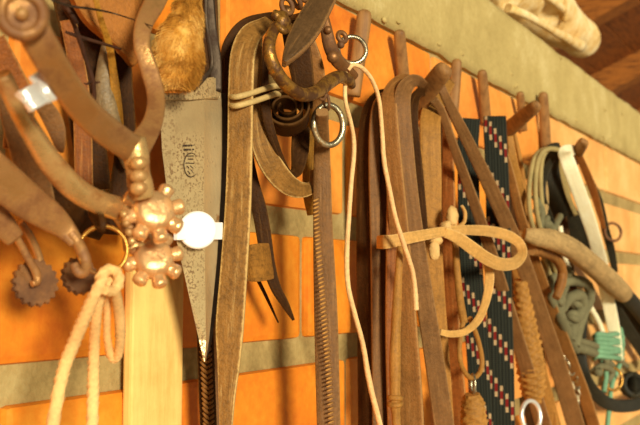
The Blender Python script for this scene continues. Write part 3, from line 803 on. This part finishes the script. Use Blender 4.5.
strap('leather_rein', 'narrow mauve rein slanting from the peg tip over the black webbing', 'rein', [(434, 100, .04, 8), (442, 112, .042, 8), (452, 142, .042, 9), (466, 180, .041, 10), (481, 222, .04, 11), (494, 262, .038, 12), (512, 320, .036, 13), (530, 380, .034, 15), (548, 440, .032, 16)], 'mauve', .003, tw=10, group='reins slanting to bottom right')
strap('leather_rein', 'long wide mauve rein slanting from the peg tip to the bottom edge', 'rein', [(440, 84, .044, 8), (446, 98, .046, 9), (458, 122, .046, 11), (478, 162, .045, 13), (500, 208, .044, 15), (522, 260, .042, 16), (541, 315, .04, 16), (558, 366, .038, 17), (580, 440, .036, 18)], 'mauve', .0035, tw=-8, group='reins slanting to bottom right')
strap('leather_rein', 'thin pale-edged rein slanting just right of the long wide mauve one', 'rein', [(504, 150, .03, 6), (512, 180, .031, 8), (520, 214, .032, 9), (536, 262, .032, 9), (554, 312, .032, 10), (572, 362, .03, 12), (586, 400, .03, 12), (598, 440, .028, 12)], 'brown', .003, tw=12, group='reins slanting to bottom right')
strap('leather_rein', 'worn brown rein dropping from the flat peg behind the long mauve one', 'rein', [(510, 136, .034, 6), (513, 160, .034, 8), (522, 200, .032, 10), (524, 240, .03, 9), (528, 300, .028, 10), (542, 372, .026, 10), (560, 440, .026, 10)], 'tan', .003, tw=-12, group='reins slanting to bottom right')

# rawhide tie with its bow
t = thing('rawhide_tie', at(438, 242, .05), 'light rawhide thong tied round the reins with one large open bow', 'tie')
WV = (toC(at(490, 250, .06)) + ZV*1.2).normalized()
strap('band', None, None, [(378, 242, .034, 13), (384, 242, .044, 14), (394, 241, .049, 13), (408, 238, .054, 12), (424, 235, .057, 11), (440, 232, .058, 10), (448, 232, .058, 10)], 'rawhide', .002, parent=t)
bm = BM()
LP = [(444, 232, .058, 10), (458, 238, .063, 12), (472, 248, .067, 13), (486, 258, .07, 13), (500, 264, .071, 13), (514, 263, .069, 12), (522, 254, .065, 10), (519, 243, .061, 10), (506, 235, .058, 11), (488, 231, .057, 11), (468, 230, .057, 10), (450, 230, .056, 9)]
sweep(bm, px(LP, .002), e=.3, sub=10)
obj('bow', bm, 'rawhide', t)
strap('tail', None, None, [(484, 258, .058, 6), (489, 270, .058, 9), (489, 286, .058, 9), (485, 304, .058, 8), (478, 320, .057, 8), (466, 331, .055, 7), (452, 334, .052, 7), (440, 332, .048, 6)], 'rawhide', .002, parent=t, sub=8)
bm = BM()
for (x, y, rx, rz) in ((436, 240, 9, 6), (434, 250, 5, 10), (452, 217, 8, 10), (446, 226, 6, 6)):
    c = at(x, y, .054); k = mpp(c); ball(bm, c, rx*k, 6*k, rz*k, amp=.3, fr=300)
sweep(bm, px([(462, 206, .054, 3), (465, 213, .054, 4), (464, 222, .054, 4), (457, 228, .055, 5)]), e=1)
obj('knot', bm, 'rawhide', t)

# slim cords with knots
def knotted(name, label, P, kn, mat, group=None):
    bm = BM(); sweep(bm, px(P), e=.9, sub=6, rf=twist(.006, .12, 2))
    for (x, y, w, rx, rz) in kn:
        c = at(x, y, w); k = mpp(c)
        for q in (-.5, .5): torus(bm, c + ZV*q*rz*k, ZV + XV*.25*q, rx*k*.55, rz*k*.95, n=16)
    tag(obj(name, bm, mat), label, 'thong', group)
knotted('twisted_thong', 'twisted tan thong with a knot low in the bundle of reins', [(400, 246, .052, 6), (397, 300, .05, 9), (395, 350, .05, 11), (395, 398, .05, 11), (396, 416, .05, 9), (397, 440, .05, 9)], [(395, 401, .05, 10, 6)], 'tan', 'knotted thongs among the reins')
t = thing('knotted_thong', at(458, 244, .05), 'thin thong hanging under the rawhide bow, ending in an open loop', 'thong')
bm = BM()
sweep(bm, px([(455, 238, .05, 7), (457, 270, .05, 7), (460, 300, .05, 8), (464, 322, .05, 8)]), e=.9)
sweep(bm, px([(464, 318, .05, 5), (460, 340, .05, 5), (460, 360, .05, 5), (466, 374, .05, 5), (473, 378, .05, 5), (480, 372, .05, 5), (482, 360, .05, 5), (478, 340, .05, 5), (470, 318, .05, 5)]), e=.9)
c = at(462, 304, .05); torus(bm, c, ZV, 4*mpp(c), 6*mpp(c), n=16)
obj('thong', bm, 'tan', t)
bm = BM(); c = at(473, 384, .05); torus(bm, c, Vector((.6, -.7, 0)), 6*mpp(c), 3*mpp(c), n=24, kx=1.6)
obj('link', bm, 'ring', t)
strap('tassel', None, None, [(472, 394, .05, 14), (473, 404, .05, 22), (474, 420, .05, 25), (475, 440, .05, 25)], 'tan', None, parent=t, e=.8, sub=14, n=26, rf=lambda a, L, s: 1+.3*noise.noise(Vector((math.cos(a)*4, math.sin(a)*4, L*420))))

# ------------------------------------------------------------------ black patterned webbing
strap('patterned_webbing', 'black webbing with red and white dashes, the right strip hanging from the flat peg', 'webbing', [(495, 117, .036, 22), (495, 130, .038, 23), (496, 150, .038, 23), (498, 210, .036, 24), (499, 290, .034, 25), (501, 370, .033, 26), (502, 440, .032, 26)], 'web', .003, group='black patterned webbing', sub=8)
strap('patterned_webbing', 'black webbing with red and white dashes, the left strip behind the narrow mauve rein', 'webbing', [(470, 119, .028, 20), (469, 130, .028, 21), (468, 150, .028, 21), (469, 210, .026, 22), (472, 280, .026, 23), (478, 360, .026, 22), (482, 440, .025, 22)], 'web', .003, group='black patterned webbing', sub=8)

# thick plaited leather with steel ring low right
t = thing('plaited_rein', at(530, 330, .03), 'thick fuzzy plaited rein ending in a bright steel ring at the bottom', 'rein')
bm = BM()
sweep(bm, px([(520, 280, .034, 12), (524, 310, .034, 17), (528, 345, .034, 23), (531, 370, .034, 25), (533, 392, .034, 21), (533, 403, .034, 13)]), e=.9, n=28, sub=22, rf=lambda a, L, s: braid(.007, .18)(a, L, s) + .16*noise.noise(Vector((a*3, L*500, 1))))
obj('plait', bm, 'tan', t)
bm = BM(); c = at(531, 416, .036); torus(bm, c, Vector((-.5, -.85, .1)), 12*mpp(c), 4.5*mpp(c), n=32, kx=1.25)
obj('ring', bm, 'chrome', t)

# ------------------------------------------------------------------ right: halters
g = 'olive halter ropes'
for k, (dx, dw, lab) in enumerate(((0, 0, 'outer'), (7, .004, 'middle'), (13, -.006, 'inner'))):
    cord('olive_rope', ['olive rope hanging in a long loop, leftmost beside the black halter webbing', 'olive rope hanging in a loop between two other olive ropes', 'olive rope hanging in a loop closest to the black halter webbing'][k], 'cord',
         [(560, 150, .03+dw, 5), (546 + dx*.3, 149, .036+dw, 5), (535+dx*.6, 157, .04+dw, 5), (530+dx*.8, 178, .041+dw, 5), (529+dx, 205, .04+dw, 5), (533+dx, 228, .038+dw, 5), (541+dx, 250, .034+dw, 5), (550+dx, 275, .03+dw, 5)], 'olive', rf=twist(.008, .14), group=g, sub=10)
strap('halter_webbing', 'broad black halter webbing slanting across to the right edge behind the brown wrapped rope', 'webbing', [(560, 150, .014, 14), (553, 154, .018, 20), (553, 175, .022, 24), (561, 205, .024, 24), (577, 232, .025, 22), (594, 262, .026, 19), (612, 292, .026, 17), (632, 325, .026, 16), (656, 365, .026, 16)], 'black', .004, group='halter webbing at the right', sub=10)
strap('halter_webbing', 'cream halter webbing hanging over the rightmost peg', 'webbing', [(574, 150, .03, 10), (565, 152, .042, 13), (568, 162, .05, 14), (576, 184, .053, 14), (586, 212, .053, 14), (595, 240, .049, 13), (602, 270, .040, 14), (608, 300, .038, 13), (614, 330, .036, 12), (618, 360, .035, 10)], 'white', .003, group='halter webbing at the right', sub=8)
strap('halter_webbing', 'pale green edged webbing strip under the cream one', 'webbing', [(562, 152, .03, 4), (562, 170, .034, 5), (568, 195, .035, 5), (576, 215, .035, 4)], 'olive', .002, group='halter webbing at the right')
strap('leather_strap', 'thin reddish brown strap dropping from the rightmost peg', 'strap', [(578, 154, .034, 7), (586, 172, .034, 8), (593, 190, .033, 8), (600, 214, .032, 6), (604, 228, .032, 4)], 'red', .003)
strap('leather_strap', 'thin black strap along the bricks right of the cream webbing', 'strap', [(584, 166, .022, 4), (592, 182, .022, 5), (600, 202, .022, 6), (605, 228, .022, 8), (611, 250, .022, 8), (615, 272, .022, 6)], 'black', .003)
bm = BM(); c = at(613, 232, .03); torus(bm, c, Vector((-.7, -.7, .1)), 9*mpp(c), 3*mpp(c), n=24)
tag(obj('small_ring', bm, 'rust'), 'small rusty ring against the bricks right of the cream webbing', 'ring')
t = thing('wrapped_rope', at(560, 244, .05), 'thick grey brown wrapped rope curving down to a black end at the right edge', 'rope')
bm = BM(); sweep(bm, px([(524, 234, .046, 12), (536, 237, .054, 18), (552, 240, .06, 21), (570, 248, .062, 21), (586, 260, .062, 21), (600, 272, .06, 21), (613, 284, .058, 21), (623, 293, .056, 18)]), e=.85, n=16, sub=12, rf=twist(.012, .07, 1))
obj('wrapping', bm, 'greybrown', t)
strap('black_end', None, None, [(620, 290, .056, 15), (628, 298, .055, 16), (640, 312, .05, 15), (660, 338, .048, 15)], 'black', None, parent=t, e=.7)
cord('brown_cord', 'short brown cord curling down under the thick wrapped rope', 'cord', [(532, 250, .046, 11), (546, 252, .048, 13), (556, 258, .05, 11), (562, 270, .05, 10), (561, 284, .049, 10), (556, 298, .046, 8)], 'brown', rf=twist(.01, .15))
# grey green rope halter, tangled
bm = BM()
for P in ([(536, 210, .03, 8), (548, 224, .034, 9), (556, 236, .034, 9), (566, 246, .032, 8)],
          [(560, 216, .03, 7), (552, 232, .034, 8), (546, 246, .036, 8), (552, 262, .034, 8), (566, 270, .032, 8)],
          [(558, 290, .03, 9), (566, 282, .036, 10), (578, 281, .038, 11), (588, 286, .038, 10), (590, 298, .037, 10), (584, 310, .036, 12), (578, 326, .034, 13), (574, 346, .032, 12)],
          [(562, 310, .03, 9), (570, 298, .037, 11), (580, 296, .041, 12), (582, 308, .040, 12), (574, 322, .036, 12), (570, 340, .034, 10)],
          [(566, 282, .03, 10), (560, 298, .034, 11), (560, 314, .036, 11), (566, 330, .034, 11), (576, 350, .03, 10)],
          [(572, 346, .03, 10), (586, 350, .034, 10), (600, 356, .034, 9), (612, 366, .03, 8)]):
    sweep(bm, px(P), e=1, n=12, sub=10, rf=twist(.012, .12))
for P in ([(574, 340, .032, 7), (590, 344, .036, 7), (608, 352, .036, 7), (626, 366, .034, 6)],
          [(558, 270, .032, 7), (550, 284, .034, 8), (552, 300, .034, 8), (562, 318, .032, 8)],
          [(534, 196, .03, 6), (542, 212, .034, 7), (540, 230, .034, 7), (548, 244, .032, 6)],
          [(592, 372, .03, 6), (602, 366, .036, 7), (612, 372, .036, 7), (606, 382, .034, 6)]):
    sweep(bm, px(P), e=1, n=12, sub=10, rf=twist(.012, .14))
for (x, y, r) in ((545, 222, 9), (552, 238, 9), (566, 272, 8), (576, 300, 11), (572, 318, 10), (558, 300, 9), (604, 360, 7), (598, 372, 6)):
    p_ = at(x, y, .036); k_ = mpp(p_)
    for q in range(3):
        torus(bm, p_, Vector((random.uniform(-1, 1), random.uniform(-1, 1), random.uniform(-1, 1))), r*k_*.5, r*k_*.75, n=16)
tag(obj('rope_halter', bm, 'sage'), 'tangled grey green rope halter hanging under the thick wrapped rope', 'halter')
cord('tan_cord', 'thin tan cord hanging straight behind the olive ropes', 'cord', [(514, 132, .02, 4), (520, 160, .022, 5), (526, 200, .022, 5), (531, 250, .022, 5), (538, 310, .02, 5)], 'tan', rf=twist(.008, .14), group='thin cords behind the halters')
cord('tan_cord', 'frayed pale cord hanging between the olive ropes and the wrapped rope', 'cord', [(544, 176, .02, 4), (546, 200, .03, 6), (543, 222, .034, 7), (549, 236, .032, 6), (544, 262, .028, 6), (546, 296, .026, 6)], 'greybrown', rf=twist(.008, .2), group='thin cords behind the halters')
cord('tan_cord', 'thin pale cord slanting to the right behind the grey green rope halter', 'cord', [(560, 226, .022, 5), (566, 262, .024, 5), (586, 300, .024, 6), (600, 326, .022, 6), (606, 352, .02, 5)], 'white', rf=twist(.008, .14), group='thin cords behind the halters')
strap('leather_strap', 'dark leather strap added as dark backing behind the tangled rope halter', 'strap', [(548, 160, .008, 18), (552, 220, .01, 30), (558, 280, .01, 34), (570, 350, .01, 26), (580, 440, .01, 18)], 'dark', .003)  # added to darken the gaps behind the halter
strap('leather_strap', 'dark brown strap added as dark backing behind the plaited rein', 'strap', [(508, 150, .008, 12), (516, 220, .01, 20), (524, 300, .01, 26), (540, 440, .01, 30)], 'dark', .003)  # added backing, makes the gaps round the plaited rein dark
strap('leather_strap', 'narrow black strap hanging inside the loop of the olive ropes', 'strap', [(552, 160, .03, 6), (543, 176, .03, 9), (541, 196, .03, 10), (548, 216, .03, 9), (560, 244, .028, 8)], 'black', .003)
strap('leather_strap', 'narrow black strap slanting across the right edge above the black rubber guard', 'strap', [(600, 262, .04, 10), (612, 300, .04, 11), (626, 326, .04, 12), (642, 350, .04, 12), (660, 376, .04, 12)], 'black', .003)
strap('leather_strap', 'worn tan strap hanging among the plaited rein and the slanting reins', 'strap', [(512, 240, .022, 8), (520, 290, .024, 9), (532, 340, .024, 10), (548, 400, .024, 10), (556, 440, .024, 10)], 'tan', .003, tw=15)
# turquoise lashing
bm = BM()
for k in range(6):
    y = 334 + k*4.4; s = 1 if k % 2 else -1
    sweep(bm, px([(594, y+3, .032, 4), (598, y, .038, 5), (608, y+1, .041, 5), (618, y+1+s, .039, 5), (623, y+3, .032, 4)]), e=1, rf=twist(.006, .15))
sweep(bm, px([(618, 318, .034, 4), (622, 340, .034, 5), (620, 362, .034, 5), (612, 384, .033, 5), (609, 410, .032, 5), (606, 440, .03, 5)]), e=1, rf=twist(.006, .15))
sweep(bm, px([(600, 356, .034, 5), (606, 372, .034, 5), (604, 392, .033, 5)]), e=1, rf=twist(.006, .15))
tag(obj('turquoise_lashing', bm, 'teal'), 'turquoise cord lashed round the foot of the cream webbing', 'cord')
# black round rubber and strap arc
strap('black_strap', 'thick black strap sweeping in an arc below the turquoise cord', 'strap', [(584, 300, .024, 10), (582, 330, .026, 10), (581, 354, .028, 11), (584, 374, .03, 12), (593, 391, .032, 13), (607, 403, .034, 13), (624, 406, .036, 13), (642, 402, .036, 13), (662, 388, .036, 13)], 'black', .006, e=.5, sub=10)
bm = BM(); c = at(632, 385, .04); k = mpp(c); nn = Vector((-.75, -.6, .2)).normalized()
sweep(bm, [(c + nn*(-.006), 24*k, 24*k), (c + nn*(.0), 27*k, 27*k), (c + nn*.006, 25*k, 25*k), (c + nn*.008, 17*k, 17*k), (c + nn*.0065, 8*k, 8*k)], e=1, n=28, sub=3, wdir=ZV, rf=lambda a, L, s: 1 + .03*math.sin(a*14))
tag(obj('rubber_bit_guard', bm, 'black'), 'round black rubber guard at the right edge inside the black arc', 'bit guard')
bm = BM(); c = at(613, 379, .036); torus(bm, c, Vector((-.6, -.75, .1)), 11*mpp(c), 3*mpp(c), n=28)
tag(obj('small_ring', bm, 'brass'), 'thin brass ring left of the round black rubber guard', 'ring')
t = thing('curb_chain', at(556, 340, .026), 'few links of small steel chain showing between the slanting reins', 'chain')
for i, (x, y) in enumerate(((550, 340), (554, 346), (557, 353), (561, 359), (566, 364), (571, 369), (574, 376), (576, 384), (576, 392), (575, 400))):
    bm = BM(); p_ = at(x, y, .026); torus(bm, p_, Vector((-.5, -.8, .2)) if i % 2 else Vector((.8, -.5, .3)), 4.4*mpp(p_), 2.4*mpp(p_), n=18, kx=1.35)
    obj('link', bm, 'ring', t)
# ------------------------------------------------------------------ skull lying on the beam
def skull():
    bm = BM()
    A = [(457, -55.0, -.05, 83), (487, -31.0, -.05, 79), (513, -13.0, -.046, 72), (535, 3.0, -.042, 63), (553, 17.0, -.038, 52), (569, 29.0, -.034, 41), (581, 38.0, -.031, 36), (588, 43.0, -.03, 24), (592, 45.5, -.03, 6)]
    rf = lambda a, L, s: 1 + .08*noise.noise(Vector((math.cos(a)*1.3, math.sin(a)*1.3, L*18))) + .025*noise.noise(Vector((math.cos(a)*4, math.sin(a)*4, L*60)))
    sweep(bm, px(A), e=.85, n=48, sub=14, rf=rf)
    # sockets and hollows pressed into the bone
    for (x, y, w, r, dpt) in ((550, 14, .0, 12, .7), (514, 0, .0, 15, .6), (506, 10, .0, 11, .5), (533, 18, .0, 8, .45), (564, 26, .0, 6, .3)):
        d = ray(x, y).normalized()
        for v in bm.verts:
            q = v.co - CAM; al = q.dot(d); perp = (q - d*al).length
            rr = r*al/F
            if perp < rr and (v.normal.dot(d) < .3 or True):
                # only the side of the bone that faces the room
                if al < dep(at(x, y, -.042)): v.co += Vector((.35, .9, .1))*rr*dpt*(1 - (perp/rr)**2)**1.5
    # brow ridge and cheek arch
    sweep(bm, px([(508, 8, -.006, 9), (528, 16, .0, 8), (548, 28, .0, 7), (566, 38, -.006, 10), (580, 46, -.014, 12)]), e=.9, rf=lambda a, L, s: 1+.2*noise.noise(Vector((a, L*120, 0))))
    sweep(bm, px([(540, -8, -.01, 8), (552, 0, -.004, 8), (563, 10, -.004, 7), (564, 20, -.008, 6)]), e=.9, rf=lambda a, L, s: 1+.2*noise.noise(Vector((a, L*120, 4))))
    o = obj('animal_skull', bm, 'bone')
    return o
tag(skull(), 'pale weathered animal skull lying on top of the concrete beam under the roof', 'skull')

# ------------------------------------------------------------------ light, camera
sc = SC
w_ = bpy.data.worlds.new('open_side'); sc.world = w_; w_.use_nodes = True
nt = w_.node_tree; bg = nt.nodes['Background']
tc = nt.nodes.new('ShaderNodeTexCoord'); sp = nt.nodes.new('ShaderNodeSeparateXYZ'); nt.links.new(tc.outputs['Generated'], sp.inputs[0])
rp = nt.nodes.new('ShaderNodeValToRGB'); nt.links.new(sp.outputs[2], rp.inputs[0])
mr = nt.nodes.new('ShaderNodeMapRange'); nt.links.new(sp.outputs[2], mr.inputs[0]); mr.inputs[1].default_value = -1; mr.inputs[2].default_value = 1
nt.links.new(mr.outputs[0], rp.inputs[0])
e = rp.color_ramp.elements; e[0].position = .2; e[0].color = (.8, .6, .34, 1); e[1].position = .5; e[1].color = (1, .86, .6, 1)
q = e.new(.75); q.color = (.3, .24, .16, 1)
nt.links.new(rp.outputs[0], bg.inputs[0]); bg.inputs[1].default_value = WORLD
sd = bpy.data.lights.new('sun', 'SUN'); sd.energy = SUN; sd.angle = R(11); sd.color = (1, .92, .69)
so = bpy.data.objects.new('sun', sd); COL.objects.link(so)
so.rotation_euler = (-Vector(SUNDIR)).to_track_quat('-Z', 'Y').to_euler(); so.location = (0, -2, 3)
cd = bpy.data.cameras.new('camera'); cam = bpy.data.objects.new('camera', cd); COL.objects.link(cam)
cd.sensor_width = 36; cd.lens = 36*F/W; cd.clip_start = .01
cam.matrix_world = Matrix.Translation(CAM) @ Matrix((RIGHT, UP, -FWD)).transposed().to_4x4()
cd.dof.use_dof = True; cd.dof.focus_distance = dep(at(290, 120, .05)); cd.dof.aperture_fstop = FSTOP
sc.camera = cam
sc.view_settings.view_transform = 'Standard'; sc.view_settings.look = 'None'
sc.view_settings.exposure = EXPO; sc.view_settings.gamma = 1.0; sc.view_settings.use_curve_mapping = False
